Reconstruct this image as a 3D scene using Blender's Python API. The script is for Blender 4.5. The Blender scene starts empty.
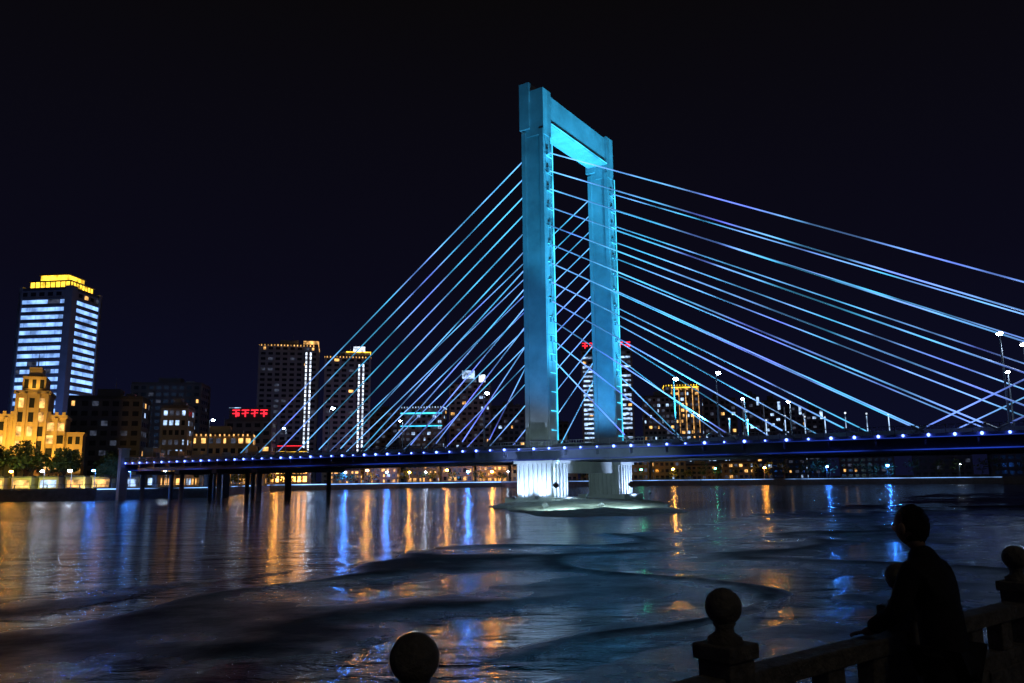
import bpy, math, random
from mathutils import Vector, Matrix, noise
random.seed(7)
scene = bpy.context.scene
scene.view_settings.view_transform = 'Standard'
scene.view_settings.look = 'None'
scene.view_settings.exposure = 0
scene.render.resolution_x = 1024; scene.render.resolution_y = 683

# ------------------------------------------------------------------ materials
def newmat(name):
    m = bpy.data.materials.new(name); m.use_nodes = True
    nt = m.node_tree
    return m, nt, nt.nodes['Principled BSDF']

def surf(name, col, rough=0.7, var=0.3, scale=0.6, bump=0.1, metallic=0.0, spec=0.5, wet=None):
    m, nt, b = newmat(name)
    n = nt.nodes.new('ShaderNodeTexNoise'); n.inputs['Scale'].default_value = scale
    n.inputs['Detail'].default_value = 8; n.inputs['Roughness'].default_value = 0.65
    tc = nt.nodes.new('ShaderNodeTexCoord')
    nt.links.new(tc.outputs['Object'], n.inputs['Vector'])
    r = nt.nodes.new('ShaderNodeValToRGB')
    r.color_ramp.elements[0].position = 0.3; r.color_ramp.elements[1].position = 0.72
    r.color_ramp.elements[0].color = tuple(c*(1-var) for c in col)+(1,)
    r.color_ramp.elements[1].color = tuple(min(1, c*(1+var)) for c in col)+(1,)
    nt.links.new(n.outputs['Fac'], r.inputs['Fac'])
    nt.links.new(r.outputs['Color'], b.inputs['Base Color'])
    b.inputs['Roughness'].default_value = rough
    b.inputs['Metallic'].default_value = metallic
    b.inputs['Specular IOR Level'].default_value = spec
    if bump:
        bp = nt.nodes.new('ShaderNodeBump'); bp.inputs['Strength'].default_value = bump
        bp.inputs['Distance'].default_value = 0.1
        nt.links.new(n.outputs['Fac'], bp.inputs['Height']); nt.links.new(bp.outputs['Normal'], b.inputs['Normal'])
    return m

def emit(name, col, s, sample='AUTO', var=0.0, scale=0.3):
    m, nt, b = newmat(name)
    b.inputs['Base Color'].default_value = (0.05, 0.05, 0.05, 1)
    b.inputs['Emission Color'].default_value = tuple(col)+(1,)
    b.inputs['Emission Strength'].default_value = s
    if var:
        tc = nt.nodes.new('ShaderNodeTexCoord'); n = nt.nodes.new('ShaderNodeTexNoise')
        n.inputs['Scale'].default_value = scale; n.inputs['Detail'].default_value = 4
        nt.links.new(tc.outputs['Object'], n.inputs['Vector'])
        mr = nt.nodes.new('ShaderNodeMapRange')
        mr.inputs['From Min'].default_value = 0.35; mr.inputs['From Max'].default_value = 0.65
        mr.inputs['To Min'].default_value = s*(1-var); mr.inputs['To Max'].default_value = s*(1+var)
        nt.links.new(n.outputs['Fac'], mr.inputs['Value'])
        nt.links.new(mr.outputs['Result'], b.inputs['Emission Strength'])
    m.cycles.emission_sampling = sample
    return m

M = {}
M['concrete'] = surf('bridge_concrete', (0.36, 0.38, 0.40), 0.75, 0.25, 0.25, 0.12)
M['girder'] = surf('girder_paint', (0.12, 0.14, 0.24), 0.45, 0.25, 0.5, 0.05)
M['asphalt'] = surf('asphalt', (0.05, 0.05, 0.05), 0.85, 0.2, 2, 0.1)
M['steel'] = surf('steel_grey', (0.25, 0.26, 0.28), 0.45, 0.15, 2, 0.0, metallic=0.6)
M['stone'] = surf('railing_stone', (0.27, 0.25, 0.21), 0.8, 0.45, 14, 0.8)
M['paving'] = surf('paving_stone', (0.2, 0.19, 0.17), 0.8, 0.3, 5, 0.3)
M['wall_dark'] = surf('facade_dark', (0.10, 0.10, 0.12), 0.7, 0.2, 0.2, 0)
M['wall_grey'] = surf('facade_grey', (0.22, 0.22, 0.24), 0.7, 0.2, 0.2, 0)
M['wall_cream'] = surf('facade_cream', (0.42, 0.34, 0.2), 0.75, 0.15, 0.4, 0.05)
M['roof'] = surf('roof_dark', (0.07, 0.07, 0.08), 0.8, 0.2, 0.5, 0)
M['quay'] = surf('quay_stone', (0.25, 0.24, 0.22), 0.8, 0.3, 0.8, 0.2)
M['ground'] = surf('city_ground', (0.08, 0.08, 0.07), 0.9, 0.3, 0.1, 0)
M['bark'] = surf('bark', (0.08, 0.06, 0.04), 0.9, 0.3, 3, 0.3)
M['rock'] = surf('gravel', (0.34, 0.36, 0.32), 0.85, 0.5, 0.9, 1.0)
M['coat'] = surf('dark_coat', (0.025, 0.025, 0.03), 0.9, 0.3, 20, 0.3)
M['trouser'] = surf('dark_trousers', (0.02, 0.02, 0.025), 0.9, 0.3, 20, 0.3)
M['skin'] = surf('skin', (0.42, 0.27, 0.19), 0.6, 0.08, 30, 0.05)
M['hair'] = surf('black_hair', (0.012, 0.01, 0.009), 0.5, 0.3, 60, 0.5)
M['glass'] = surf('dark_glass', (0.02, 0.025, 0.035), 0.15, 0.2, 0.3, 0)
M['shoe'] = surf('shoe', (0.02, 0.02, 0.02), 0.5, 0.2, 10, 0)

def leafmat():
    m, nt, b = newmat('foliage')
    tc = nt.nodes.new('ShaderNodeTexCoord'); n = nt.nodes.new('ShaderNodeTexNoise'); n.inputs['Scale'].default_value = 0.7
    nt.links.new(tc.outputs['Object'], n.inputs['Vector'])
    r = nt.nodes.new('ShaderNodeValToRGB')
    r.color_ramp.elements[0].color = (0.035, 0.065, 0.02, 1); r.color_ramp.elements[1].color = (0.09, 0.13, 0.04, 1)
    r.color_ramp.elements[0].position = .35; r.color_ramp.elements[1].position = .65
    nt.links.new(n.outputs['Fac'], r.inputs['Fac']); nt.links.new(r.outputs['Color'], b.inputs['Base Color'])
    b.inputs['Roughness'].default_value = 0.7
    return m
M['leaf'] = leafmat()

M['w_warm'] = emit('window_warm', (1.0, 0.50, 0.14), 1.3, 'NONE', 0.8, 0.5)
M['w_cool'] = emit('window_cool', (0.45, 0.66, 1.0), 1.1, 'NONE', 0.8, 0.5)
M['w_dim'] = emit('window_dim', (0.35, 0.42, 0.65), 0.09, 'NONE', 0.8, 0.5)
M['w_blue'] = emit('facade_led_blue', (0.24, 0.46, 1.0), 1.4, 'NONE', 0.6, 0.2)
M['gold'] = emit('crown_gold', (1.0, 0.58, 0.04), 2.2, 'NONE', 0.6, 0.4)
M['shop'] = emit('shop_light', (1.0, 0.42, 0.08), 6.0, 'NONE', 0.9, 0.25)
M['red'] = emit('sign_red', (1.0, 0.02, 0.04), 2.0, 'NONE')
M['white_led'] = emit('white_led', (0.75, 0.85, 1.0), 1.8, 'NONE', 0.6, 0.4)
M['cyan_led'] = emit('cyan_led', (0.05, 0.62, 1.0), 2.0, 'NONE', 0.5, 0.25)
M['quay_led'] = emit('quay_led', (0.22, 0.46, 1.0), 2.4, 'NONE', 1.0, 0.05)
M['deck_led'] = emit('deck_led', (0.11, 0.19, 1.0), 10, 'AUTO')
M['b_warm'] = emit('bulb_warm', (1.0, 0.36, 0.04), 280)
M['b_white'] = emit('bulb_white', (0.60, 0.78, 1.0), 150)
M['b_blue'] = emit('bulb_blue', (0.04, 0.22, 1.0), 620)
M['b_green'] = emit('bulb_green', (0.1, 0.9, 0.45), 60)
M['flood'] = emit('flood_lens', (0.3, 0.85, 1.0), 3, 'NONE')
M['under_led'] = emit('girder_blue_led', (0.03, 0.10, 0.9), 0.35, 'NONE', 0.9, 0.1)

def cablemat():  # emission put into the cables in place of floodlighting
    m, nt, b = newmat('stay_cable_glow')
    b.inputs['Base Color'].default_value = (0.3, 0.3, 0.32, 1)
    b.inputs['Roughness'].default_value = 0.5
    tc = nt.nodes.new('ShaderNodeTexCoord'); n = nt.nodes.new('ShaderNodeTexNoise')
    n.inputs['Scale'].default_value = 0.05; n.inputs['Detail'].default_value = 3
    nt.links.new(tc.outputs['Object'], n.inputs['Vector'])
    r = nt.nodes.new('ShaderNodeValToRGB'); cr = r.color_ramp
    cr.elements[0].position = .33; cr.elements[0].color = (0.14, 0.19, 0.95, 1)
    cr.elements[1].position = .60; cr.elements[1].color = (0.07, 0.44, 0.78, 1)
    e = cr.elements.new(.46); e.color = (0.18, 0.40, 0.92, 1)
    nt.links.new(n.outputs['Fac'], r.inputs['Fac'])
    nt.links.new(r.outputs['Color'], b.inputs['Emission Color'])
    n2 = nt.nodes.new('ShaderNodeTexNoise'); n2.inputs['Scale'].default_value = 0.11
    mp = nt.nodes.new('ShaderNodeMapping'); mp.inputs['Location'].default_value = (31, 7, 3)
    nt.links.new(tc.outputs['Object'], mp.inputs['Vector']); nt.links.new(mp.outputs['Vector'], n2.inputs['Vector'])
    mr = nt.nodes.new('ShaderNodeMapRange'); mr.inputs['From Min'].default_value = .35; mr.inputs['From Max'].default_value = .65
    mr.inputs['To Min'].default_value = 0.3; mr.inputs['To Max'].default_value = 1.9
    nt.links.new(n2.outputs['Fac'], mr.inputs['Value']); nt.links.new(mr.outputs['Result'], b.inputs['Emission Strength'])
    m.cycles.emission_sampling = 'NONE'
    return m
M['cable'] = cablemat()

def watermat():
    m, nt, b = newmat('river_water')
    b.inputs['Base Color'].default_value = (0.001, 0.010, 0.034, 1)
    b.inputs['Roughness'].default_value = 0.07
    b.inputs['IOR'].default_value = 1.33
    b.inputs['Specular IOR Level'].default_value = 0.95
    tc = nt.nodes.new('ShaderNodeTexCoord')
    mp = nt.nodes.new('ShaderNodeMapping'); mp.inputs['Scale'].default_value = (0.5, 1.0, 1.0)
    mp.inputs['Rotation'].default_value = (0, 0, math.radians(-12))
    nt.links.new(tc.outputs['Object'], mp.inputs['Vector'])
    n1 = nt.nodes.new('ShaderNodeTexNoise'); n1.inputs['Scale'].default_value = 1.1; n1.inputs['Detail'].default_value = 6
    n1.inputs['Roughness'].default_value = 0.6; n1.inputs['Distortion'].default_value = 0.6
    nt.links.new(mp.outputs['Vector'], n1.inputs['Vector'])
    n3 = nt.nodes.new('ShaderNodeTexNoise'); n3.inputs['Scale'].default_value = 0.28; n3.inputs['Detail'].default_value = 2
    nt.links.new(mp.outputs['Vector'], n3.inputs['Vector'])
    ad = nt.nodes.new('ShaderNodeMath'); ad.operation = 'MULTIPLY_ADD'; ad.inputs[1].default_value = 1.6
    nt.links.new(n3.outputs['Fac'], ad.inputs[0]); nt.links.new(n1.outputs['Fac'], ad.inputs[2])
    n2 = nt.nodes.new('ShaderNodeTexNoise'); n2.inputs['Scale'].default_value = 0.035; n2.inputs['Detail'].default_value = 3
    nt.links.new(mp.outputs['Vector'], n2.inputs['Vector'])
    mr = nt.nodes.new('ShaderNodeMapRange'); mr.inputs['From Min'].default_value = .38; mr.inputs['From Max'].default_value = .62
    mr.inputs['To Min'].default_value = 0.4; mr.inputs['To Max'].default_value = 1.0
    nt.links.new(n2.outputs['Fac'], mr.inputs['Value'])
    bp = nt.nodes.new('ShaderNodeBump'); bp.inputs['Distance'].default_value = 0.33
    nt.links.new(mr.outputs['Result'], bp.inputs['Strength'])
    nt.links.new(ad.outputs[0], bp.inputs['Height']); nt.links.new(bp.outputs['Normal'], b.inputs['Normal'])
    return m
M['water'] = watermat()

def mudmat():
    m, nt, b = newmat('wet_mud')
    tc = nt.nodes.new('ShaderNodeTexCoord')
    n = nt.nodes.new('ShaderNodeTexNoise'); n.inputs['Scale'].default_value = 2.0; n.inputs['Detail'].default_value = 10
    n.inputs['Roughness'].default_value = 0.7
    nt.links.new(tc.outputs['Object'], n.inputs['Vector'])
    r = nt.nodes.new('ShaderNodeValToRGB')
    r.color_ramp.elements[0].color = (0.005, 0.009, 0.016, 1); r.color_ramp.elements[1].color = (0.016, 0.024, 0.036, 1)  # bluish base: sheen of the bridge lights put into the mud colour
    nt.links.new(n.outputs['Fac'], r.inputs['Fac']); nt.links.new(r.outputs['Color'], b.inputs['Base Color'])
    # drier (rougher, duller) crests, water-filmed flats
    sx = nt.nodes.new('ShaderNodeSeparateXYZ'); nt.links.new(tc.outputs['Object'], sx.inputs[0])
    n2 = nt.nodes.new('ShaderNodeTexNoise'); n2.inputs['Scale'].default_value = 0.25; n2.inputs['Detail'].default_value = 8
    n2.inputs['Roughness'].default_value = 0.65
    nt.links.new(tc.outputs['Object'], n2.inputs['Vector'])
    ma = nt.nodes.new('ShaderNodeMath'); ma.operation = 'MULTIPLY_ADD'; ma.inputs[1].default_value = 0.26
    nt.links.new(n2.outputs['Fac'], ma.inputs[0]); nt.links.new(sx.outputs['Z'], ma.inputs[2])
    def rng(lo, hi):
        q = nt.nodes.new('ShaderNodeMapRange'); q.inputs['From Min'].default_value = .12; q.inputs['From Max'].default_value = .22
        q.inputs['To Min'].default_value = lo; q.inputs['To Max'].default_value = hi
        nt.links.new(ma.outputs[0], q.inputs['Value']); return q.outputs['Result']
    nt.links.new(rng(0.15, 0.6), b.inputs['Roughness']); nt.links.new(rng(0.75, 0.15), b.inputs['Specular IOR Level'])
    b.inputs['Specular Tint'].default_value = (0.45, 0.72, 1.0, 1)  # blue light sheen painted in through the specular tint
    bp = nt.nodes.new('ShaderNodeBump'); bp.inputs['Strength'].default_value = 0.9; bp.inputs['Distance'].default_value = 0.08
    nt.links.new(n.outputs['Fac'], bp.inputs['Height']); nt.links.new(bp.outputs['Normal'], b.inputs['Normal'])
    return m
M['mud'] = mudmat()

# ------------------------------------------------------------------ mesh builder
class MB:
    def __init__(s): s.v = []; s.f = []; s.m = []; s.mats = []
    def mi(s, key):
        if key not in s.mats: s.mats.append(key)
        return s.mats.index(key)
    def poly(s, pts, key):
        i = len(s.v); s.v += [tuple(p) for p in pts]; s.f.append(list(range(i, i+len(pts)))); s.m.append(s.mi(key))
    def frame(s, o, ax, ay, az, key):
        i = len(s.v); o = Vector(o)
        for sx, sy, sz in ((-1,-1,-1),(1,-1,-1),(1,1,-1),(-1,1,-1),(-1,-1,1),(1,-1,1),(1,1,1),(-1,1,1)):
            s.v.append(tuple(o+ax*sx+ay*sy+az*sz))
        k = s.mi(key)
        for f in ((0,3,2,1),(4,5,6,7),(0,1,5,4),(1,2,6,5),(2,3,7,6),(3,0,4,7)):
            s.f.append([i+a for a in f]); s.m.append(k)
    def box(s, x0, x1, y0, y1, z0, z1, key):
        s.frame(((x0+x1)/2, (y0+y1)/2, (z0+z1)/2), Vector(((x1-x0)/2,0,0)), Vector((0,(y1-y0)/2,0)), Vector((0,0,(z1-z0)/2)), key)
    def cyl(s, p0, p1, r0, r1, key, n=8):
        p0 = Vector(p0); p1 = Vector(p1); d = (p1-p0).normalized()
        a = d.orthogonal().normalized(); b = d.cross(a)
        i = len(s.v)
        for p, r in ((p0, r0), (p1, r1)):
            for j in range(n):
                t = 2*math.pi*j/n; s.v.append(tuple(p+a*(r*math.cos(t))+b*(r*math.sin(t))))
        k = s.mi(key)
        for j in range(n):
            s.f.append([i+j, i+(j+1)%n, i+n+(j+1)%n, i+n+j]); s.m.append(k)
        s.f.append([i+j for j in range(n)][::-1]); s.m.append(k)
        s.f.append([i+n+j for j in range(n)]); s.m.append(k)
    def ball(s, c, r, key, n=8, sq=1.0):
        c = Vector(c); rings = max(4, n//2+1); i = len(s.v); k = s.mi(key)
        s.v.append(tuple(c+Vector((0,0,-r*sq))))
        for a in range(1, rings):
            ph = -math.pi/2+math.pi*a/rings
            for j in range(n):
                t = 2*math.pi*j/n
                s.v.append((c.x+r*math.cos(ph)*math.cos(t), c.y+r*math.cos(ph)*math.sin(t), c.z+r*sq*math.sin(ph)))
        s.v.append(tuple(c+Vector((0,0,r*sq)))); last = len(s.v)-1
        for j in range(n):
            s.f.append([i, i+1+(j+1)%n, i+1+j]); s.m.append(k)
            for a in range(rings-2):
                q = i+1+a*n
                s.f.append([q+j, q+(j+1)%n, q+n+(j+1)%n, q+n+j]); s.m.append(k)
            q = i+1+(rings-2)*n
            s.f.append([q+j, q+(j+1)%n, last]); s.m.append(k)
    def lathe(s, c, prof, key, n=20):
        i = len(s.v); k = s.mi(key)
        for r, z in prof:
            for j in range(n):
                t = 2*math.pi*j/n; s.v.append((c[0]+r*math.cos(t), c[1]+r*math.sin(t), c[2]+z))
        for a in range(len(prof)-1):
            for j in range(n):
                q = i+a*n; s.f.append([q+j, q+(j+1)%n, q+n+(j+1)%n, q+n+j]); s.m.append(k)
    def obj(s, name, parent=None, smooth=False, loc=None, rotz=0):
        me = bpy.data.meshes.new(name); me.from_pydata(s.v, [], s.f)
        for k in s.mats: me.materials.append(M[k])
        me.polygons.foreach_set('material_index', s.m)
        if smooth: me.polygons.foreach_set('use_smooth', [True]*len(me.polygons))
        me.update()
        o = bpy.data.objects.new(name, me); scene.collection.objects.link(o)
        if loc is not None: o.location = loc
        o.rotation_euler[2] = rotz
        if parent: o.parent = parent
        return o

def empty(name, loc=(0,0,0), rotz=0):
    e = bpy.data.objects.new(name, None); scene.collection.objects.link(e)
    e.location = loc; e.rotation_euler[2] = rotz; e.empty_display_size = 1
    return e

def spot(name, loc, tgt, P, col, ang, parent=None, r=0.4, blend=0.6):
    l = bpy.data.lights.new(name, 'SPOT'); l.energy = P; l.color = col; l.spot_size = math.radians(ang); l.spot_blend = blend
    l.shadow_soft_size = r
    o = bpy.data.objects.new(name, l); scene.collection.objects.link(o); o.location = loc
    o.rotation_euler = (Vector(tgt)-Vector(loc)).to_track_quat('-Z', 'Y').to_euler()
    if parent: o.parent = parent
    return o

# ------------------------------------------------------------------ camera, world
cam = bpy.data.cameras.new('camera'); cam.lens = 28.1; cam.sensor_width = 36; cam.clip_start = 0.1; cam.clip_end = 9000
co = bpy.data.objects.new('camera', cam); scene.collection.objects.link(co)
co.matrix_world = Matrix.Translation((0, 0, 4.0)) @ Matrix.Rotation(math.radians(99.8), 4, 'X') @ Matrix.Rotation(math.radians(-0.65), 4, 'Z')
scene.camera = co

w = bpy.data.worlds.new('World'); scene.world = w; w.use_nodes = True
nt = w.node_tree; bg = nt.nodes['Background']
tc = nt.nodes.new('ShaderNodeTexCoord'); sp = nt.nodes.new('ShaderNodeSeparateXYZ')
nt.links.new(tc.outputs['Generated'], sp.inputs[0])
rp = nt.nodes.new('ShaderNodeValToRGB'); cr = rp.color_ramp
cr.elements[0].position = 0.0; cr.elements[0].color = (0.0036, 0.0046, 0.0190, 1)
cr.elements[1].position = 0.55; cr.elements[1].color = (0.0026, 0.0022, 0.0027, 1)
e = cr.elements.new(0.24); e.color = (0.0031, 0.0029, 0.0088, 1)
nt.links.new(sp.outputs['Z'], rp.inputs['Fac'])
nt.links.new(rp.outputs['Color'], bg.inputs['Color']); bg.inputs['Strength'].default_value = 1.0

sl = bpy.data.lights.new('foreground_fill', 'SUN'); sl.energy = 0.045; sl.angle = math.radians(8); sl.color = (1.0, 0.85, 0.6)  # added weak warm fill to brighten the foreground railing
so = bpy.data.objects.new('foreground_fill', sl); scene.collection.objects.link(so)
so.rotation_euler = Vector((-0.5, 0.75, -0.75)).to_track_quat('-Z', 'Y').to_euler()

# ------------------------------------------------------------------ water / ground
b = MB(); b.poly([(-3000,-600,0),(3000,-600,0),(3000,3000,0),(-3000,3000,0)], 'water'); b.obj('river_water')
b = MB(); b.poly([(-4000,-900,-3),(4000,-900,-3),(4000,5000,-3),(-4000,5000,-3)], 'mud'); b.obj('riverbed')

A = Vector((0.838, -0.545, 0)).normalized()      # bridge axis
T = Vector((0.545, 0.838, 0)).normalized()       # across the bridge
C0 = Vector((12.05, 150, 0))
R0 = Vector((0.85, 3.4, 0)); RD = Vector((0.788, 0.616, 0)).normalized(); RN = Vector((-RD.y, RD.x, 0))
def sst(a, b_, x):
    t = max(0, min(1, (x-a)/(b_-a))); return t*t*(3-2*t)

def mud_h(x, y):
    p = Vector((x, y, 0))-R0
    d = p.dot(RN); al = p.dot(RD)
    wob = noise.noise(Vector((x*0.03, y*0.03, 1.3)))*18 + noise.noise(Vector((x*0.08, y*0.08, 4.3)))*5
    d0 = 34+0.27*max(0, al)-0.1*min(0, al)
    inside = 1-sst(d0-5, d0+4, d+wob*0.35)
    h = -0.45+0.462*inside
    # low, broken levees and narrow tidal channels: iso-lines of a meandering field
    f1 = noise.noise(Vector((x*0.035, y*0.05, 17.0)))+0.25*noise.noise(Vector((x*0.12, y*0.12, 3.0)))
    f2 = noise.noise(Vector((x*0.028, y*0.045, 41.0)))+0.2*noise.noise(Vector((x*0.10, y*0.10, 8.0)))+0.012*d-0.3
    m1 = sst(-0.15, 0.25, noise.noise(Vector((x*0.04, y*0.04, 77.0))))
    near = 1-sst(d0-6, d0+5, d)
    r1 = max(0, 1-abs(f1)*14); r2 = max(0, 1-abs(f2)*16)
    h += (0.10*r1*r1*(0.35+0.65*m1) + 0.09*r2*r2*(1-0.7*m1))*near
    h -= (0.11*max(0, 1-abs(f1-0.12)*12) + 0.08*max(0, 1-abs(f2+0.13)*11))*inside
    h += 0.035*noise.noise(Vector((x*0.10, y*0.10, 9)))*inside
    h += 0.012*noise.noise(Vector((x*0.9, y*0.9, 0)))+0.012*noise.noise(Vector((x*0.35, y*0.35, 5)))
    h += 0.5*(1-sst(0, 6, d))+0.25*(1-sst(0, 16, d))*sst(10, 60, al)
    return h
b = MB(); nx, ny = 380, 380; x0, x1, y0, y1 = -95, 135, -12, 175
for j in range(ny+1):
    for i in range(nx+1):
        x = x0+(x1-x0)*i/nx; y = y0+(y1-y0)*(j/ny)**1.4
        b.v.append((x, y, mud_h(x, y)))
k = b.mi('mud')
for j in range(ny):
    for i in range(nx):
        q = j*(nx+1)+i; b.f.append([q, q+1, q+nx+2, q+nx+1]); b.m.append(k)
b.obj('mudflat', smooth=True)

# near promenade slab
b = MB()
e0 = R0-RD*120-RN*(-0.18); e1 = R0+RD*400-RN*(-0.18)
f0 = e0-RN*300; f1 = e1-RN*300
for z in (2.4,): b.poly([(p.x, p.y, z) for p in (f0, f1, e1, e0)], 'paving')
b.poly([(e0.x,e0.y,-2),(e1.x,e1.y,-2),(e1.x,e1.y,2.4),(e0.x,e0.y,2.4)], 'quay')
b.obj('promenade_pavement')

# far bank
bank = [(-900,60),(-400,150),(-200,190),(-135,206),(-106,206),(-86,232),(-100,300),(-112,372),(-60,425),(-7,450),(97,420),(208,345),(400,260),(900,120)]
b = MB(); zb = 2.6
b.poly([(p[0],p[1],zb) for p in bank]+[(3500,120,zb),(3500,4500,zb),(-3500,4500,zb),(-3500,60,zb)], 'ground')
b.obj('far_bank_ground')
qw = empty('quay_wall')
b = MB(); c = MB(); l = MB()
for i in range(len(bank)-1):
    p, q = Vector((*bank[i],0)), Vector((*bank[i+1],0)); d = (q-p); L = d.length; d.normalize(); n = Vector((d.y,-d.x,0))
    b.frame((p+q)/2+Vector((0,0,0.3)), d*L/2, n*0.3, Vector((0,0,2.3)), 'quay')
    c.frame((p+q)/2+Vector((0,0,2.85)), d*L/2, n*0.42, Vector((0,0,0.22)), 'quay')
    m = int(L/4)
    if L < 300:
        for j in range(m+1):
            o = p+d*(L*j/max(1,m)); c.frame(o+Vector((0,0,3.55)), d*0.1, n*0.1, Vector((0,0,0.5)), 'steel')
        c.frame((p+q)/2+Vector((0,0,4.0)), d*L/2, n*0.05, Vector((0,0,0.06)), 'steel')
    if i in (1,2,4,5,6,7,8,9,10):
        hh = 0.15 if i > 5 else 0.07
        if i > 8: hh = 0.07
        l.frame((p+q)/2+n*0.46+Vector((0,0,2.75)), d*L/2*0.995, n*0.04, Vector((0,0,hh)), 'quay_led' )
b.obj('stone_wall', qw); c.obj('coping_and_handrail', qw); l.obj('led_strip', qw)

# gravel bar at the pylon foot
b = MB(); n = 90; rings = 26
for a in range(rings+1):
    rr = a/rings
    for j in range(n):
        t = 2*math.pi*j/n
        rad = 1+0.25*noise.noise(Vector((math.cos(t)*1.5, math.sin(t)*1.5, 2)))+0.10*noise.noise(Vector((math.cos(t)*5, math.sin(t)*5, 7)))
        p = Vector((10.5+math.cos(t)*14*rr*rad, 126+math.sin(t)*41*rr*rad, 0))
        z = 0.85*(1-rr**1.8)-0.04+0.22*noise.noise(Vector((p.x*0.35,p.y*0.18,0)))*(1-rr*0.5)+0.10*noise.noise(Vector((p.x*1.3,p.y*1.0,5)))
        b.v.append((p.x,p.y,z-0.3*(a==rings)))
k = b.mi('rock')
for a in range(rings):
    for j in range(n):
        b.f.append([a*n+j, a*n+(j+1)%n, (a+1)*n+(j+1)%n, (a+1)*n+j]); b.m.append(k)
b.obj('gravel_bar', smooth=True)

# ------------------------------------------------------------------ bridge
br = empty('cable_stayed_bridge')
Z = Vector((0,0,1))
def D(s, t, z): return C0+A*s+T*t+Z*z
S0, S1 = -121, 300
def seg(mb, s0, s1, t0, t1, z0, z1, key):
    mb.frame(D((s0+s1)/2,(t0+t1)/2,(z0+z1)/2), A*((s1-s0)/2), T*((t1-t0)/2), Z*((z1-z0)/2), key)
g = MB()
seg(g, S0, S1, -15.5, 15.5, 8.75, 9.3, 'girder')
seg(g, S0, S1, -14.3, -10.5, 7.1, 8.75, 'girder'); seg(g, S0, S1, 10.5, 14.3, 7.1, 8.75, 'girder')
seg(g, S0, S1, -3, 3, 7.3, 8.75, 'girder')
s = S0+0.5
while s < S1:
    seg(g, s-0.2, s+0.2, -10.5, -3, 7.5, 8.74, 'girder'); seg(g, s-0.2, s+0.2, 3, 10.5, 7.5, 8.74, 'girder')
    seg(g, s-0.12, s+0.12, -15.35, -14.3, 7.9, 8.74, 'girder')
    s += 6
g.obj('deck_girder', br)
g = MB(); seg(g, S0, 174, -14.42, -14.31, 7.25, 7.37, 'under_led'); seg(g, S0, 174, -15.56, -15.505, 8.8, 8.9, 'under_led'); g.obj('girder_led_line', br)
g = MB(); seg(g, S0, S1, -11.4, 11.4, 9.304, 9.34, 'asphalt'); g.obj('roadway', br)
g = MB()
for t in (-15.3, 15.3):
    seg(g, S0, S1, t-0.06, t+0.06, 10.32, 10.42, 'steel'); seg(g, S0, S1, t-0.04, t+0.04, 9.85, 9.9, 'steel')
    s = S0
    while s < 140:
        seg(g, s-0.07, s+0.07, t-0.07, t+0.07, 9.3, 10.32, 'steel')
        for q in range(1,6): seg(g, s+q*0.5-0.02, s+q*0.5+0.02, t-0.02, t+0.02, 9.3, 10.32, 'steel')
        s += 3
for t in (-11.8, 11.8):
    seg(g, S0, S1, t-0.2, t+0.2, 9.3, 10.0, 'concrete')
g.obj('railings_and_barriers', br)
g = MB(); s = S0+1.0
while s < 150:
    o = D(s, -15.75, 9.1)
    g.ball(o, random.choice((0.13,0.16,0.19,0.22,0.22)), 'deck_led', 6); s += 3.0
g.obj('edge_lights', br)

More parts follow.
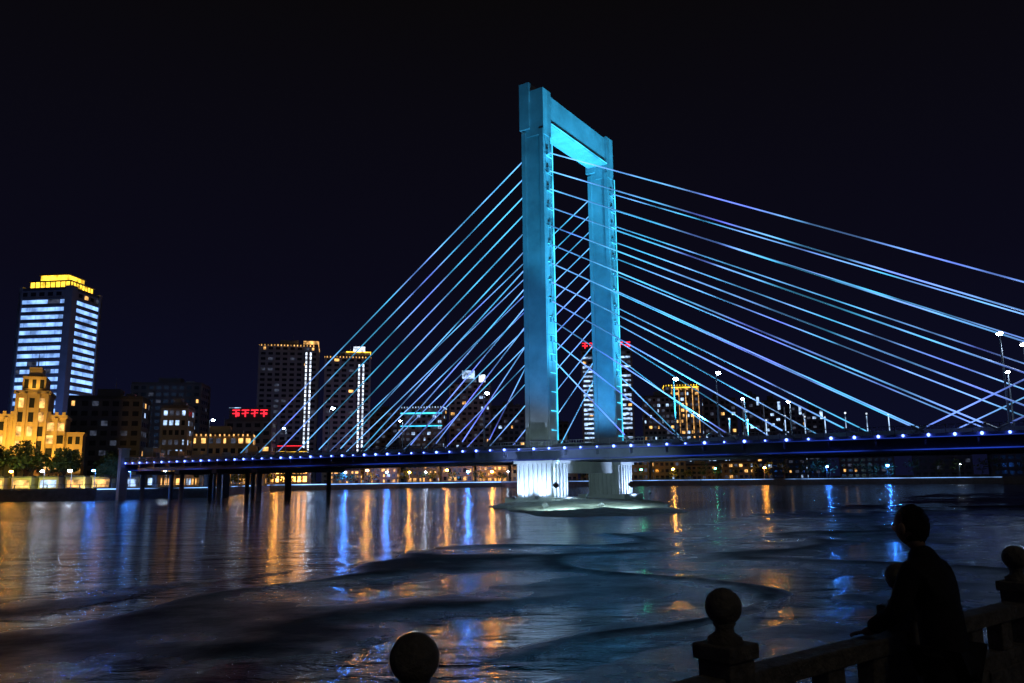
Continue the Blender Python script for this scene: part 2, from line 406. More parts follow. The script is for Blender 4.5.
TOP = 76.6
def pylon(s0, lights=True):
    g = MB()
    for sg in (-1, 1):
        tc_ = 13*sg
        for (z0,z1,wl0,wl1,wt0,wt1) in ((9.3,66,2.5,2.2,1.35,1.25),):
            i = len(g.v)
            for z, wl, wt in ((z0,wl0,wt0),(z1,wl1,wt1)):
                for a,t in ((-1,-1),(1,-1),(1,1),(-1,1)): g.v.append(tuple(D(s0+a*wl, tc_+t*wt, z)))
            k = g.mi('concrete')
            for f in ((0,3,2,1),(4,5,6,7),(0,1,5,4),(1,2,6,5),(2,3,7,6),(3,0,4,7)): g.f.append([i+q for q in f]); g.m.append(k)
        seg(g, s0-2.3, s0-1.5, tc_-1.6, tc_-1.3, 9.5, 67, 'concrete')
        seg(g, s0+1.5, s0+2.3, tc_-1.6, tc_-1.3, 9.5, 67, 'concrete')
        # cap block
        seg(g, s0-2.6, s0-0.5, tc_-1.75, tc_+1.5, 67.5, TOP, 'concrete')
        seg(g, s0-0.5, s0+2.3, tc_-1.4, tc_+1.45, 66.003, TOP-1.6, 'concrete')
        seg(g, s0-2.2, s0-0.5, tc_-1.3, tc_+1.3, 66.0, 67.5, 'concrete')
        # pier below deck with fluting
        seg(g, s0-3.4, s0+3.4, tc_-2.6, tc_+2.6, -1.5, 6.6, 'concrete')
        seg(g, s0-3.9, s0+3.9, tc_-3.0, tc_+3.0, 6.6, 7.1, 'concrete')
        seg(g, s0-5, s0+5, tc_-4.2, tc_+4.2, -1.5, 1.0, 'concrete')
        for q in range(8):
            a = s0-3.1+q*6.2/7
            seg(g, a-0.2, a+0.2, tc_-2.85, tc_-2.6, 1.0, 6.6, 'concrete')
        for q in range(5):
            t = tc_-2.2+q*4.4/4
            seg(g, s0+3.4, s0+3.65, t-0.2, t+0.2, 1.0, 6.6, 'concrete')
    # cross beam (portal head)
    seg(g, s0-1.9, s0+1.9, -11.5, 11.5, 69.2, 74.6, 'concrete')
    seg(g, s0-2.1, s0+2.15, -11.45, 11.45, 68.7, 69.2, 'concrete')
    seg(g, s0-2.2, s0+2.2, -11.6, 11.6, 5.0, 7.1, 'concrete')
    g.obj('pylon', br)
    g = MB(); l = MB()
    for sg in (-1,1):
        tc_ = 13*sg
        for i in range(12):
            z = 62.7-38*i/11
            seg(g, s0+2.2, s0+2.75, tc_-0.5, tc_+0.5, z-0.5, z+0.5, 'concrete')
            seg(g, s0-2.75, s0-2.2, tc_-0.5, tc_+0.5, z-0.5, z+0.5, 'concrete')
        if lights:
            seg(l, s0+2.56, s0+2.66, tc_+1.0, tc_+1.25, 10.5, 66, 'cyan_led')
            z = 12.2
            while z < 63:
                seg(l, s0+2.56, s0+2.64, tc_-0.9, tc_+0.9, z, z+0.12, 'cyan_led'); z += 3.3
    if lights:
        seg(l, s0+2.3, s0+2.38, -11.4, 11.4, 68.75, 68.95, 'cyan_led')
    g.obj('anchor_brackets', br)
    if lights: l.obj('pylon_led_strips', br)

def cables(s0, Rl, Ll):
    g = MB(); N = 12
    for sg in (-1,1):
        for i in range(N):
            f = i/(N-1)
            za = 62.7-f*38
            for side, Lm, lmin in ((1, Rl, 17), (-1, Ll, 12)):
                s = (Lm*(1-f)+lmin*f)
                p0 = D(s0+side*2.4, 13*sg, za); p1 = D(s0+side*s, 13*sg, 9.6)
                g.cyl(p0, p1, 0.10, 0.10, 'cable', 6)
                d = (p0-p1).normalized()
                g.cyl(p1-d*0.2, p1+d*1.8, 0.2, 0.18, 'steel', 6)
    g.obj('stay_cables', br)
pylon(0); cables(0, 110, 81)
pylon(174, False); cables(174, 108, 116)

# approach piers
g = MB()
for s in (-74,-88,-102,-118, 118, 140):
    for t in (-12,-4):
        g.cyl(D(s,t,-2), D(s,t,6.2), 0.55, 0.55, 'concrete', 12)
    g.cyl(D(s,9,-2), D(s,9,6.2), 0.55, 0.55, 'concrete', 12)
    seg(g, s-0.9, s+0.9, -13.5, 13.5, 6.2, 7.1, 'concrete')
g.obj('approach_piers', br)
# end pillars and the ramp that turns inland
g = MB()
seg(g, S0-1.2, S0-0.01, -16.4, -14.2, -1, 12.5, 'concrete'); seg(g, S0-1.4, S0+0.2, -16.6, -14.0, 12.5, 12.9, 'concrete')
seg(g, S0-1.2, S0-0.01, 14.2, 16.4, -1, 12.5, 'concrete')
rd = Vector((-0.42, 0.907, 0)); rn = Vector((0.907, 0.42, 0)); P0 = D(S0,2,0)
g.frame(P0+rd*45+Z*8.7, rd*48, rn*11, Z*0.55, 'girder')
g.frame(P0+rd*45+rn*-11+Z*9.8, rd*48, rn*0.08, Z*0.45, 'steel')
for q in (22, 44, 66, 88):
    for e_ in (-7, 7): g.cyl(P0+rd*q+rn*e_+Z*0, P0+rd*q+rn*e_+Z*8.1, 0.7, 0.7, 'concrete', 10)
g.obj('approach_ramp', br)

# floodlights (cyan) for the pylon, cool white for the piers
fl = MB()
CY = (0.04, 0.55, 1.0)
CB = (0.015, 0.40, 1.0)
def flood(pos, tgt, P, col, ang):
    pos = Vector(pos); tgt = Vector(tgt); d = (tgt-pos).normalized()
    a = d.orthogonal().normalized(); c = d.cross(a)
    fl.frame(pos-d*0.35, a*0.3, c*0.3, d*0.15, 'steel')
    fl.frame(pos-d*0.18, a*0.25, c*0.25, d*0.01, 'flood')
    spot('pylon_or_fill_flood', pos, tgt, P, col, ang, br)
flood((4,104,1.0), D(0,-13,42), 62000, CB, 56)
flood((11,103,1.0), D(0,-13,68), 130000, CY, 32)
flood(D(30,-14,10.6), D(0,-13,50), 150000, CY, 66)
flood(D(30,14,10.6), D(0,13,50), 160000, CY, 66)
flood(D(26,0,10.6), D(0,0,71), 360000, CY, 36)
flood(D(3,-9,10.6), D(0,13,40), 36000, CB, 100)
flood(D(-26,0,10.6), D(0,0,60), 40000, CY, 60)
CW = (0.48, 0.66, 1.0)
for a in (-2.2, 2.2):
    flood(D(a,-18.2,1.3), D(a*0.8,-15.5,4.2), 4200, CW, 110)
flood(D(8,-12.5,1.3), D(3.5,-13,4.2), 5200, CW, 100)
flood(D(8,13,1.3), D(3.5,13,4.2), 7000, CW, 100)
flood(D(0,6.5,6.9), D(0,10,1.0), 1400, (0.25,0.45,1.0), 110)
# added fill floods to brighten the gravel bar, most aimed back toward the pier
BG = (0.6,0.92,0.9)
flood((5,95,3.2), (8,112,-1), 13000, BG, 70)
flood((14,97,3.2), (14,114,-1), 11000, BG, 70)
flood(D(4,-14.6,6.8), D(5,-17,0), 3000, BG, 90)
fl.obj('floodlight_housings', br)

# street lamps on the deck
def lamp(pos, h, arm, key='b_white', r=0.28, rp=0.09):
    e = empty('street_lamp', pos)
    g = MB(); g.cyl((0,0,0),(0,0,0.8),rp*1.8,rp*1.6,'steel'); g.cyl((0,0,0.8),(0,0,h-0.4),rp*1.2,rp*0.7,'steel')
    a = Vector(arm)
    g.cyl((0,0,h-0.4), (a.x,a.y,h), rp*0.7, rp*0.5, 'steel')
    g.frame(Vector((a.x,a.y,h+0.03)), Vector((0.35,0,0)), Vector((0,0.2,0)), Vector((0,0,0.08)), 'steel')
    g.obj('pole', e)
    g = MB(); g.ball((a.x,a.y,h-0.16), r, key, 8, 0.6); g.obj('lamp_head', e)
for s, h in ((-93,9),(-53,9.5),(-13,10),(24,9.8),(31,10.2),(69,12.3),(71.5,10.6)):
    lamp(D(s,-11.8,10.0), h, T*1.0, 'b_white', 0.4, 0.14)
for s, h in ((-93,8),(-53,8),(-12,8),(28,8),(36,7),(69,9.5)):
    lamp(D(s,11.8,10.0), h, T*-1.0, 'b_white', 0.3, 0.13)
# slender lit posts along the far footway
e = empty('footway_light_posts'); g = MB()
for i in range(9):
    p = D(24+i*3.4, 15.0, 9.3); g.cyl(p, p+Z*(5.2-0.3*(i%3)), 0.12, 0.08, 'steel'); g.ball(p+Z*(5.4-0.3*(i%3)), 0.17, 'white_led', 8)
    g.frame(p+Z*3.2+T*-0.14, A*0.07, T*0.02, Z*1.5, 'w_cool')
g.obj('posts', e)

# ------------------------------------------------------------------ buildings
def glyphs(g, n, x0, z0, size, y, key):
    for i in range(n):
        x = x0+i*size*1.25
        g.box(x, x+size, y-0.2, y, z0+size*0.85, z0+size, key)
        g.box(x+size*0.42, x+size*0.58, y-0.2, y, z0, z0+size*0.84, key)
        g.box(x+0.05, x+size*0.4, y-0.2, y, z0+size*0.4, z0+size*0.54, key)
        g.box(x+size*0.6, x+size*0.95, y-0.2, y, z0+size*random.choice((.1,.3,.5)), z0+size*0.6, key)

def building(name, cx, cy, w_, d_, h, rot, floors, bx, by, wall='wall_dark', p=(0.12,0.08,0.25), band=None, base=2.6, win=0.62, crown=None, wh=0.5):
    e = empty(name, (cx,cy,base), math.radians(rot))
    H = h-base; x, y = w_/2, d_/2
    g = MB(); g.box(-x,x,-y,y,0,H,wall)
    fh = H/floors
    for i in range(1, floors+1):
        z = i*fh; o = 0.18
        g.box(-x-o,x+o,-y-o,y+o,z-0.22,z-0.02,wall)
    for sx in (-1,1):
        for sy in (-1,1):
            g.box(sx*x-0.5,sx*x+0.5,sy*y-0.5,sy*y+0.5,0,H+0.01,wall)
    g.obj('walls', e)
    g = MB()
    g.box(-x-0.3,x+0.3,-y-0.3,y+0.3,H+0.02,H+1.1,'roof'); g.box(-x*0.35,x*0.3,-y*0.4,y*0.4,H+1.1,H+4.2,wall)
    g.cyl((x*0.1,0,H+4.2),(x*0.1,0,H+9),0.12,0.04,'steel')
    g.box(x*0.45,x*0.7,-y*0.3,y*0.2,H+1.1,H+2.6,'steel')
    g.obj('roof', e)
    g = MB()
    for (nb, half, dep, ax) in ((bx,x,y,0),(by,y,x,1)):
        for sg in (-1,1):
            for f in range(floors):
                z0 = f*fh+fh*(0.5-wh/2); z1 = z0+fh*wh
                off = sg*(dep+0.05)
                if band and f >= band[1] and f < floors-band[2]:
                    q = -half*0.93
                    while q < half*0.93:
                        wd = min(random.uniform(1.5,7), half*0.93-q)
                        if wd < 0.2: break
                        key = band[0] if random.random() < 0.93 else 'w_dim'
                        a0, a1 = q, q+wd-0.12
                        if ax == 0: g.poly([(a0,off,z0),(a1,off,z0),(a1,off,z1),(a0,off,z1)], key)
                        else: g.poly([(off,a0,z0),(off,a1,z0),(off,a1,z1),(off,a0,z1)], key)
                        q += wd
                    continue
                rowp = random.uniform(0.3,1.7)
                for i in range(nb):
                    c = -half+(i+0.5)*2*half/nb; hw = half/nb*win
                    r = random.random()
                    key = 'w_warm' if r < p[0]*rowp else 'w_cool' if r < (p[0]+p[1])*rowp else 'w_dim' if r < sum(p)*rowp else 'glass'
                    a0, a1 = c-hw, c+hw
                    if key in ('w_warm','w_cool'):   # curtains half drawn
                        t = random.random()
                        if t < .3: a1 = c
                        elif t < .5: a0 = c
                    if ax == 0: g.poly([(a0,off,z0),(a1,off,z0),(a1,off,z1),(a0,off,z1)], key)
                    else: g.poly([(off,a0,z0),(off,a1,z0),(off,a1,z1),(off,a0,z1)], key)
    g.obj('windows', e)
    if crown:
        g = MB()
        for i in range(int(w_/1.8)):
            q = -x+0.9+i*1.8; g.box(q-0.25,q+0.25,-y-0.6,-y-0.35,H-0.2,H+0.6,crown)
        for i in range(int(d_/1.8)):
            q = -y+0.9+i*1.8
            for sg in (-1,1): g.box(sg*(x+0.48)-0.12,sg*(x+0.48)+0.12,q-0.25,q+0.25,H-0.2,H+0.6,crown)
        g.obj('crown_lights', e)
    return e, x, y, H

# hotel tower, far left
e, x, y, H = building('hotel_tower', -190.5, 330, 22.5, 19, 83, -6, 25, 6, 5, 'wall_grey', (0.05,0.1,0.2), band=('w_blue',3,1), wh=0.5)
g = MB()
g.box(x-2.6,x+0.6,-y-0.6,-y+2.8,0,H+1.6,'wall_grey'); g.box(-x-0.5,-x+1.0,-y-0.5,-y+1.2,0,H+1.6,'wall_grey'); g.box(x-1.0,x+0.5,y-1.2,y+0.5,0,H+1.6,'wall_grey')
g.obj('corner_piers', e)
g = MB(); g.box(-x*0.78,x*0.78,-y*0.78,y*0.78,H+1.1,H+4.0,'gold'); g.box(-x*0.84,x*0.84,-y*0.84,y*0.84,H+4.0,H+4.5,'wall_grey')
g.box(-x*0.55,x*0.55,-y*0.55,y*0.55,H+4.5,H+7.4,'gold'); g.box(-x*0.6,x*0.6,-y*0.6,y*0.6,H+7.4,H+7.9,'wall_grey')
for q in range(9):
    a = -x*0.8+q*x*1.6/8; g.box(a-0.18,a+0.18,-y*0.78-0.15,-y*0.78-0.02,H+1.1,H+4.0,'wall_cream')
    a = -y*0.8+q*y*1.6/8; g.box(x*0.78+0.02,x*0.78+0.15,a-0.18,a+0.18,H+1.1,H+4.0,'wall_cream')
g.obj('lit_crown', e)
spot('facade_floodlight', (-172,285,8), (-187,318,60), 45000, (0.15,0.3,1.0), 90)

# civic building, floodlit gold
BX, BY = -152.5, 256
e = empty('floodlit_stone_building', (BX,BY,2.6), math.radians(24))
g = MB(); WC='wall_cream'
g.box(-28,9,-8,8,0,22,WC); g.box(-28.4,9.4,-8.4,8.4,22,23,WC)
g.box(9,14,-6,6,0,17,WC); g.box(9.01,14.4,-6.4,6.4,17.01,17.8,WC)
g.box(-5,4,-9.2,6,0,29.5,WC); g.box(-5.4,4.4,-9.6,6.4,29.5,30.4,WC)
g.box(-3.7,2.7,-7.6,4,30.4,35,WC); g.box(-2.3,1.3,-6.6,2,35,38.0,WC); g.cyl((-0.5,-2,38.0),(-0.5,-2,44),0.2,0.05,'steel')
for q in (-26,-22,-18,-14,-10,-7,6.5): g.box(q-0.45,q+0.45,-8.7,-8.02,0,22,WC)
for q in (-4.5,-2.2,1.2,3.5): g.box(q-0.4,q+0.4,-9.9,-9.22,0,29.4,WC)
for q in range(19):
    g.box(-28+q*2,-27.1+q*2,-8.5,-7.9,23,23.9,WC)
g.obj('walls', e)
g = MB()
for f in range(5):
    for q in (-24,-20,-16,-12,-8.5,5,7.8):
        g.box(q-0.9,q+0.9,-8.09,-8.03,2+f*4,4.6+f*4,'w_warm' if random.random()<.3 else 'glass')
for f in range(6):
    for q in (-3.3,-0.5,2.3): g.box(q-0.7,q+0.7,-9.27,-9.22,3+f*4.4,6+f*4.4,'w_warm' if random.random()<.3 else 'glass')
for q in (-2.6,-0.5,1.6): g.box(q-0.55,q+0.55,-7.67,-7.62,31.2,34,'glass')
for f in range(4):
    for q in (10.5,12.6): g.box(q-0.6,q+0.6,-6.06,-6.02,2+f*4,4.4+f*4,'w_warm' if random.random()<.35 else 'glass')
g.obj('windows', e)
WG = (1.0,0.50,0.07)
mw = Matrix.Translation((BX,BY,2.6)) @ Matrix.Rotation(math.radians(24),4,'Z')
for q,yo,zt,P,an in ((-24,-19,14,14000,100),(-14,-18,16,13000,100),(-3,-20,27,34000,80),(6,-17,18,12000,100),(12,-14,11,7000,100)):
    spot('facade_floodlight', mw@Vector((q,yo,5.2)), mw@Vector((q,-8,zt)), P, WG, an)
spot('facade_floodlight', mw@Vector((-0.5,-10.5,31)), mw@Vector((-0.5,-6,36)), 1500, WG, 120)

building('office_block', -152, 302, 24, 18, 35, 15, 9, 7, 5, 'wall_dark', (0.03,0.03,0.25))
building('office_block', -133, 318, 9, 12, 33, 10, 8, 4, 4, 'wall_grey', (0.02,0.3,0.4))
building('dark_tower_block', -182, 425, 34, 20, 55, 8, 15, 9, 5, 'wall_dark', (0.008,0.01,0.07))
e,x,y,H = building('riverside_building', -122, 335, 26, 14, 23, 14, 5, 9, 4, 'wall_cream', (0.5,0.1,0.2), crown='w_warm')
spot('facade_floodlight', (-112,312,4), (-119,330,14), 12000, WG, 110)
e,x,y,H = building('riverside_building', -104, 322, 10, 12, 14, 14, 3, 6, 4, 'wall_cream', (0.4,0.1,0.2))
e,x,y,H = building('sign_building', -132, 405, 22, 14, 34, 5, 8, 5, 4, 'wall_dark', (0.06,0.06,0.15))
g = MB(); glyphs(g, 4, -8, H+2.2, 3.6, -y, 'red'); g.box(-9.5,10.5,-y+0.1,-y+0.3,H+1.1,H+6.6,'roof'); g.box(-9.7,-4,-y-0.1,-y+0.08,H+6.6,H+6.9,'w_cool'); g.obj('roof_sign', e)
e,x,y,H = building('residential_tower', -130, 462, 32, 20, 81, 12, 26, 8, 5, 'wall_grey', (0.02,0.01,0.08), crown='w_warm')
g = MB(); g.box(x-7,x-3.2,-y-0.9,-y-0.25,12,H-4,'wall_grey'); 
for q in range(26):
    for xx in (x-6.6, x-4.2): g.box(xx,xx+0.9,-y-1.0,-y-0.92,13+q*2.4,14.7+q*2.4,'white_led')
g.box(x-8,x+0.5,-y-0.5,-y+4,H+1.12,H+3.0,'w_warm'); g.obj('lit_stair_column', e)
e,x,y,H = building('residential_tower', -96, 462, 25, 18, 74, 12, 24, 6, 5, 'wall_grey', (0.02,0.01,0.08), crown='w_warm')
g = MB(); g.box(x-7,x-3.2,-y-0.9,-y-0.25,12,H-4,'wall_grey')
for q in range(23):
    for xx in (x-6.6, x-4.2): g.box(xx,xx+0.9,-y-1.0,-y-0.92,13+q*2.4,14.7+q*2.4,'white_led')
g.box(-2,x,-y,y,H+1.12,H+3.6,'wall_grey'); g.box(3,x-3,-y-0.3,y,H+3.65,H+6.4,'white_led'); g.box(-1,x+0.4,-y-0.6,y+0.3,H+3.0,H+3.5,'gold')
g.obj('lit_stair_column', e)
# pagoda-roofed pavilion
e = empty('riverside_pavilion', (-116,420,2.6), math.radians(5))
g = MB(); g.box(-10,10,-6,6,0,14,'wall_cream')
for k,(r,z) in enumerate(((12.5,14),(9.5,17),(6.5,20))):
    i=len(g.v)
    for a,zz in ((1.0,z),(0.55,z+2.6)):
        for sx,sy in ((-1,-1),(1,-1),(1,1),(-1,1)): g.v.append((sx*r*a, sy*(r*0.65)*a, zz))
    m_=g.mi('roof')
    for f in ((0,3,2,1),(4,5,6,7),(0,1,5,4),(1,2,6,5),(2,3,7,6),(3,0,4,7)): g.f.append([i+q for q in f]); g.m.append(m_)
    g.box(-r*0.98,r*0.98,-r*0.65-0.12,-r*0.65+0.05,z-0.35,z-0.02,'red' if k!=1 else 'gold')
g.obj('pavilion_body', e)
g=MB()
for f in range(3):
    for q in range(7): g.box(-9+q*2.8,-7.2+q*2.8,-6.1,-6.03,1.5+f*4.2,4.2+f*4.2,'shop')
g.obj('windows', e)
building('office_block', -82, 525, 22, 16, 48, 3, 13, 6, 4, 'wall_dark', (0.02,0.06,0.15))
e,x,y,H = building('office_block', -58, 520, 27, 18, 50, -3, 13, 8, 5, 'wall_grey', (0.02,0.10,0.3), crown='w_cool')
g = MB(); g.box(-x,x,-y-0.5,-y-0.3,H-4,H-3.2,'cyan_led'); g.box(-x,x,-y-0.5,-y-0.3,H-12,H-11.4,'cyan_led'); g.obj('led_lines', e)
e,x,y,H = building('office_tower', -28, 530, 26, 18, 66, 0, 18, 7, 5, 'wall_grey', (0.02,0.06,0.2))
g = MB(); g.box(-5,3,-y,-y+6,H+4.3,H+9,'w_cool'); g.box(6,10,-y-0.3,-y+4,H+1.2,H+6,'white_led'); g.obj('lit_plant_room', e)
building('office_block', -3, 545, 22, 16, 52, 0, 13, 6, 4, 'wall_dark', (0.03,0.03,0.15))
building('office_block', 25, 560, 26, 16, 42, 0, 10, 7, 4, 'wall_dark', (0.04,0.04,0.15))
e,x,y,H = building('hotel_tower', 62, 522, 32, 18, 86, -6, 27, 9, 5, 'wall_grey', (0.03,0.12,0.3))
g = MB()
for f in range(25):
    for q0 in (-x+0.8, x-6.8):
        if random.random() < .88: g.box(q0,q0+6,-y-0.32,-y-0.22,5+f*3.05,6.2+f*3.05,'w_cool')
g.obj('lit_bays', e)
g = MB(); glyphs(g, 3, -x+0.5, H+1.6, 3.8, -y, 'red'); glyphs(g, 3, x-13.5, H+1.6, 3.8, -y, 'red'); g.box(-x,x,-y+0.1,-y+0.3,H+1.1,H+5.6,'roof'); g.obj('roof_sign', e)
e,x,y,H = building('office_tower', 96, 520, 22, 18, 55, -8, 15, 8, 5, 'wall_grey', (0.10,0.15,0.35))
e,x,y,H = building('office_tower', 113, 535, 22, 18, 64, -8, 17, 7, 5, 'wall_grey', (0.22,0.08,0.3), crown='gold')
g = MB(); g.box(-x*0.6,x*1.0,-y-0.5,-y-0.3,H-1.6,H-0.9,'gold')
for q in (-0.6,-0.2,0.2,0.6,0.95): g.box(x*q,x*q+0.3,-y-0.5,-y-0.3,30,H-2,'w_warm')
g.obj('gold_lines', e)
building('office_block', 134, 520, 20, 16, 53, -10, 14, 6, 4, 'wall_dark', (0.06,0.1,0.3))
for cx,h in ((150,58),(163,55),(176,52),(189,49)):
    e,x,y,H = building('apartment_block', cx, 505, 10, 12, h-5, -12, 15, 3, 4, 'wall_dark', (0.03,0.08,0.2))
    g = MB(); g.box(-x-0.3,-x+0.3,-y-0.5,-y-0.25,22,H,'w_dim'); g.box(x-1.5,x,-y-0.5,-y-0.25,H-5,H,'w_cool'); g.obj('led_edge', e)
for i in range(9):
    building('low_building', 205+i*34, 470-i*16+random.uniform(-6,6), 28, 16, random.uniform(14,26), -25, 4, 8, 4, 'wall_dark', (0.015,0.015,0.06))
for i in range(12):
    xx = -92+i*20
    building('shop_row', xx, 462+random.uniform(-4,8) if i>1 else 445, 17, 10, random.uniform(10,17), -2, 3, 6, 3, 'wall_cream', (0.4,0.08,0.2) if i < 6 else (0.15,0.05,0.15))
# lit frontages seen under the left span
for i in range(6):
    building('riverside_shop', -112-i*1.5+random.uniform(-1,1), 250+i*22, 9, 15, random.uniform(9,12), 4, 2, 3, 5, 'wall_cream', (0.6,0.15,0.2))

# ------------------------------------------------------------------ trees
def leaves(g, c, rx, rz, n, size, gap=0.0):
    for _ in range(n):
        while True:
            p = Vector((random.uniform(-1,1),random.uniform(-1,1),random.uniform(-1,1)))
            if p.length < 1: break
        if noise.noise(p*2.2+Vector(c)*0.37) < gap: continue
        q = Vector(c)+Vector((p.x*rx,p.y*rx,p.z*rz))
        a = Vector((random.gauss(0,1),random.gauss(0,1),random.gauss(0,1))).normalized(); b_ = a.orthogonal().normalized(); s = size*random.uniform(.6,1.3)
        g.poly([q-a*s, q+b_*s*0.6, q+a*s, q-b_*s*0.6], 'leaf')
def tree(x, y, z, h, r):
    e = empty('broadleaf_tree', (x,y,z))
    g = MB(); g.cyl((0,0,0),(0.2,0,h*0.4),0.35,0.24,'bark')
    L = MB()
    for k in range(7):
        t = k*0.9+random.random(); rr = r*random.uniform(.4,.65)
        p = Vector((math.cos(t)*rr, math.sin(t)*rr, h*random.uniform(.5,.78)))
        g.cyl((0.2,0,h*random.uniform(.28,.4)), p, 0.17, 0.05, 'bark', 6)
        leaves(L, p, r*0.5, h*0.17, 340, 0.38, -0.2)
    g.cyl((0.2,0,h*0.4),(0,0,h*0.85),0.22,0.05,'bark',6)
    leaves(L, (0,0,h*0.8), r*0.55, h*0.2, 420, 0.38, -0.2)
    g.obj('trunk', e); L.obj('crown', e)
for x, y, h, r in ((-146,224,13.5,5.5),(-137,227,14,6),(-128,230,12,5.2),(-156,222,12,5),(-119,238,11,4.5),(-168,220,12,5),(-100,262,8,3.5),(-112,225,9,4)):
    tree(x, y, 2.6, h, r)
for x, y, P, c in ((-150,212,2600,(0.75,0.9,0.2)),(-140,213,2600,(0.9,0.75,0.2)),(-130,215,2600,(0.75,0.9,0.2)),(-118,221,1500,(0.8,0.8,0.3))):
    spot('tree_fill_spot', (x,y,3.2), (x-1,y+13,11), P, c, 110)  # added green-yellow spots to make the tree crowns greener
L = MB(); g = MB()
path = [(-104,290),(-112,378),(-60,433),(-7,458),(97,428),(208,353),(400,268),(560,225)]
for a in range(len(path)-1):
    p = Vector((*path[a],0)); q = Vector((*path[a+1],0)); Ld = (q-p).length; m = int(Ld/8)
    for j in range(m):
        o = p+(q-p)*(j+random.random()*0.7)/m
        if a < 4 and random.random() < 0.45: continue
        hh = random.uniform(5,8.5) + (2 if a>=4 else 0)
        leaves(L, (o.x,o.y,2.6+hh*0.62), random.uniform(2.6,4.2), hh*0.38, 110, 0.6, -0.2)
        g.cyl((o.x,o.y,2.6),(o.x,o.y,2.6+hh*0.5),0.2,0.12,'bark',5)
e = empty('distant_tree_row'); L.obj('foliage', e); g.obj('trunks', e)

# ------------------------------------------------------------------ bank lamps
for x,y,h,k,r in ((-141,205.5,5,'b_warm',.5),(-133,206.8,5,'b_warm',.6),(-128,207,5,'b_warm',.5),(-120,207,5,'b_white',.5),(-113,207,5,'b_white',.6),(-107,207,5,'b_blue',.45),(-101,213.5,5,'b_blue',.5),(-95,221.5,5,'b_white',.5),
    (-87.5,240,6,'b_blue',.5),(-89,250,6,'b_white',.5),(-93,266,6,'b_warm',.5),(-95,280,6,'b_white',.5),(-99,300,7,'b_warm',.55),(-101,318,6,'b_blue',.65),(-105,335,6,'b_white',.6),(-108,355,6,'b_warm',.55),(-110,374,6,'b_warm',.6),(-98,390,7,'b_white',.65),
    (-84,405,6,'b_blue',.75),(-75,416,7,'b_warm',.9),(-66,423,6,'b_blue',.7),(-55,429,6,'b_warm',.8),(-47,434,6,'b_white',.6),(-36,439,7,'b_warm',.9),(-25,445,6,'b_blue',.8),(-12,451,6,'b_warm',.95),(-3,451,6,'b_white',.5),
    (8,449,6,'b_warm',.5),(22,446,6,'b_blue',.6),(68,432,6,'b_green',.7),(84,427,6,'b_warm',.8),(104,418,6,'b_green',.6),(125,404,6,'b_warm',.8),(150,388,6,'b_blue',.6),(172,373,6,'b_blue',.7),(196,356,6,'b_white',.3),(232,337,6,'b_blue',.6),(262,322,6,'b_white',.2)):
    lamp((x,y,2.6), h, (0.0,-0.9,0), k, r*0.85)

e = empty('waterfront_kiosks', (0,0,2.6))
g = MB(); l = MB()
for i in range(7):
    x = -150+i*6.6; y = 212+i*1.4
    g.box(x,x+5.4,y+6,y+10,0,3.4,'wall_cream'); g.box(x-0.4,x+5.8,y+5.4,y+10.4,3.4,3.8,'roof')
    l.box(x+0.5,x+4.9,y+5.9,y+5.97,0.7,2.7,'w_warm' if i%3 else 'w_cool')
g.obj('stalls', e); l.obj('shop_fronts', e)

# ------------------------------------------------------------------ foreground railing
ang = math.atan2(RD.y, RD.x)
rail = empty('stone_railing', (R0.x,R0.y,2.4), ang)
g = MB(); bl = MB()
SP = 1.46
for k in range(-4, 14):
    x = k*SP
    g.box(x-0.08,x+0.08,-0.08,0.08,0,0.88,'stone')
    g.box(x-0.11,x+0.11,-0.11,0.11,0,0.14,'stone')
    g.box(x-0.095,x+0.095,-0.095,0.095,0.88,0.94,'stone')
    bl.lathe((x,0,0.94), [(0.07,0),(0.07,0.02),(0.04,0.04),(0.036,0.06),(0.048,0.075)]+[(0.074*math.cos(a_),0.14+0.074*math.sin(a_)) for a_ in [math.radians(-58+i*148/12) for i in range(13)]]+[(0.0005,0.214)], 'stone', 24)
    xa, xb = x+0.08, x+SP-0.08
    g.box(xa,xb,-0.06,0.06,0.74,0.82,'stone')
    g.box(xa,xb,-0.05,0.05,0.08,0.58,'stone')
    for a,b_ in ((xa+0.08,xa+0.58),(xb-0.58,xb-0.08)):
        g.box(a,b_,-0.065,-0.05,0.16,0.5,'stone')
    for q in (0.2,0.5,0.8):
        xc = xa+(xb-xa)*q; g.box(xc-0.07,xc+0.07,-0.045,0.045,0.58,0.74,'stone')
o = g.obj('posts_and_panels', rail)
bv = o.modifiers.new('bev','BEVEL'); bv.width = 0.008; bv.segments = 2
bl.obj('ball_finials', rail, smooth=True)

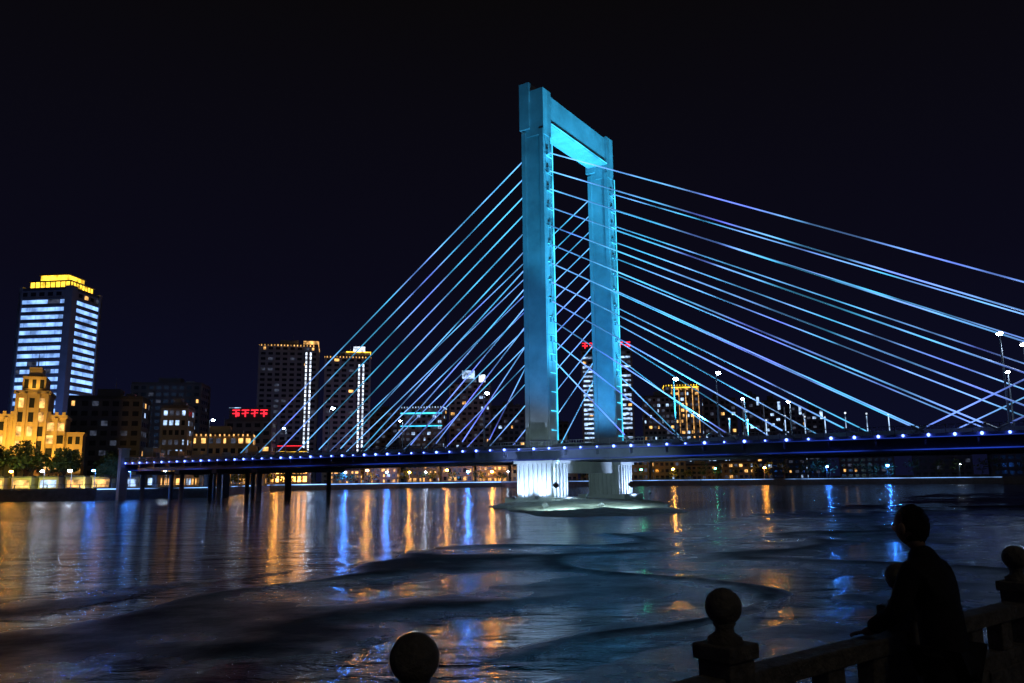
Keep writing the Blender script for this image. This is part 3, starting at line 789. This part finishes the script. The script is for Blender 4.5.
# ------------------------------------------------------------------ person leaning on the railing
pe = empty('person', (2.03,3.96,2.4), ang)
pe.scale = (0.96, 0.97, 0.975)
def skinmesh(name, pts, edges, mat, sub=2, root=0):
    me = bpy.data.meshes.new(name); me.from_pydata([p[0] for p in pts], edges, []); me.update()
    o = bpy.data.objects.new(name, me); scene.collection.objects.link(o); o.parent = pe
    sk = o.modifiers.new('skin','SKIN'); sk.use_smooth_shade = True
    for i,p in enumerate(pts):
        r = p[1]; r = r if isinstance(r, tuple) else (r,r)
        me.skin_vertices[0].data[i].radius = r
        me.skin_vertices[0].data[i].use_root = (i == root)
    ss = o.modifiers.new('sub','SUBSURF'); ss.levels = sub; ss.render_levels = sub
    me.materials.append(M[mat])
    return o
P = [((0,0,0.86),(0.14,0.11)),((0,0.02,1.0),(0.125,0.105)),((0,0.05,1.13),(0.14,0.11)),((0,0.07,1.22),(0.09,0.08)),((0,0.09,1.30),(0.055,0.055)),
     ((0.14,0.07,1.18),0.06),((0.205,0.12,0.99),0.05),((0.17,0.29,0.885),0.04),
     ((-0.14,0.07,1.18),0.06),((-0.205,0.12,0.99),0.05),((-0.17,0.29,0.885),0.04),
     ((0,0,0.72),(0.15,0.12))]
skinmesh('coat', P, [(0,1),(1,2),(2,3),(3,4),(2,5),(5,6),(6,7),(2,8),(8,9),(9,10),(0,11)], 'coat')
skinmesh('neck', [((0,0.09,1.26),0.052),((0,0.11,1.36),0.05)], [(0,1)], 'skin')
P = [((0,0,0.82),(0.13,0.1)),((0.085,0,0.76),0.085),((0.10,0.03,0.42),0.06),((0.11,-0.02,0.09),0.045),((-0.085,0,0.76),0.085),((-0.10,0.02,0.42),0.06),((-0.11,-0.01,0.09),0.045)]
skinmesh('trousers', P, [(0,1),(1,2),(2,3),(0,4),(4,5),(5,6)], 'trouser')
for sx in (-1,1):
    skinmesh('shoe', [((sx*0.11,-0.05,0.05),0.042),((sx*0.115,0.06,0.045),0.045),((sx*0.125,0.16,0.035),0.032)], [(0,1),(1,2)], 'shoe')
    skinmesh('palm', [((sx*0.17,0.28,0.88),0.026),((sx*0.15,0.33,0.862),(0.038,0.018))], [(0,1)], 'skin')
    for i,ln in enumerate((0.062,0.072,0.068,0.052)):
        fx = sx*(0.15-0.03+0.02*i)
        skinmesh('finger', [((fx,0.345,0.858),0.009),((fx,0.345+ln*0.6,0.852),0.0085),((fx,0.345+ln*0.9,0.836),0.007)], [(0,1),(1,2)], 'skin', 1)
    skinmesh('thumb', [((sx*0.125,0.315,0.858),0.011),((sx*0.095,0.34,0.855),0.01),((sx*0.085,0.365,0.85),0.008)], [(0,1),(1,2)], 'skin', 1)
import bmesh
def shaped(name, fn, mat, seg_=32, ring=24):
    bm = bmesh.new(); bmesh.ops.create_uvsphere(bm, u_segments=seg_, v_segments=ring, radius=1)
    for v in bm.verts: v.co = fn(v.co.copy())
    me = bpy.data.meshes.new(name); bm.to_mesh(me); bm.free()
    for p in me.polygons: p.use_smooth = True
    me.materials.append(M[mat]); o = bpy.data.objects.new(name, me); scene.collection.objects.link(o); o.parent = pe
    return o
hc = Vector((0,0.12,1.385))
def headf(c):
    p = Vector((c.x*0.066, c.y*0.080, c.z*0.100))
    if c.z < -0.2: k = 1-0.35*(-c.z-0.2); p.x *= k; p.y = p.y*k+0.012*(-c.z-0.2)
    if c.y > 0.6:
        nb = math.exp(-((c.x/0.16)**2+((c.z+0.08)/0.22)**2)); p.y += 0.022*nb
        for sx in (-1,1): p.y -= 0.008*math.exp(-(((c.x-sx*0.38)/0.15)**2+((c.z-0.08)/0.12)**2))
        p.y += 0.006*math.exp(-((c.x/0.3)**2+((c.z+0.5)/0.08)**2))
    return p+hc
shaped('head', headf, 'skin')
def hairf(c):
    r = 1.0+0.05*noise.noise(c*6)+0.05*noise.noise(c*14)
    p = Vector((c.x*0.071*r, c.y*0.083*r-0.010, c.z*0.100*r+0.01))
    if c.y > 0.25 and c.z < 0.45: p.y *= 0.35; p.x *= 0.9
    if c.z < -0.3: p.z *= 1.1; p.x *= 0.85
    return p+hc
shaped('hair', hairf, 'hair')
for sx in (-1,1):
    shaped('ear', lambda c, sx=sx: Vector((c.x*0.01+sx*0.071, c.y*0.018+0.01, c.z*0.03-0.01))+hc, 'skin', 12, 8)
    shaped('eye', lambda c, sx=sx: Vector((c.x*0.011+sx*0.026, c.y*0.011+0.068, c.z*0.009+0.008))+hc, 'shoe', 12, 8)
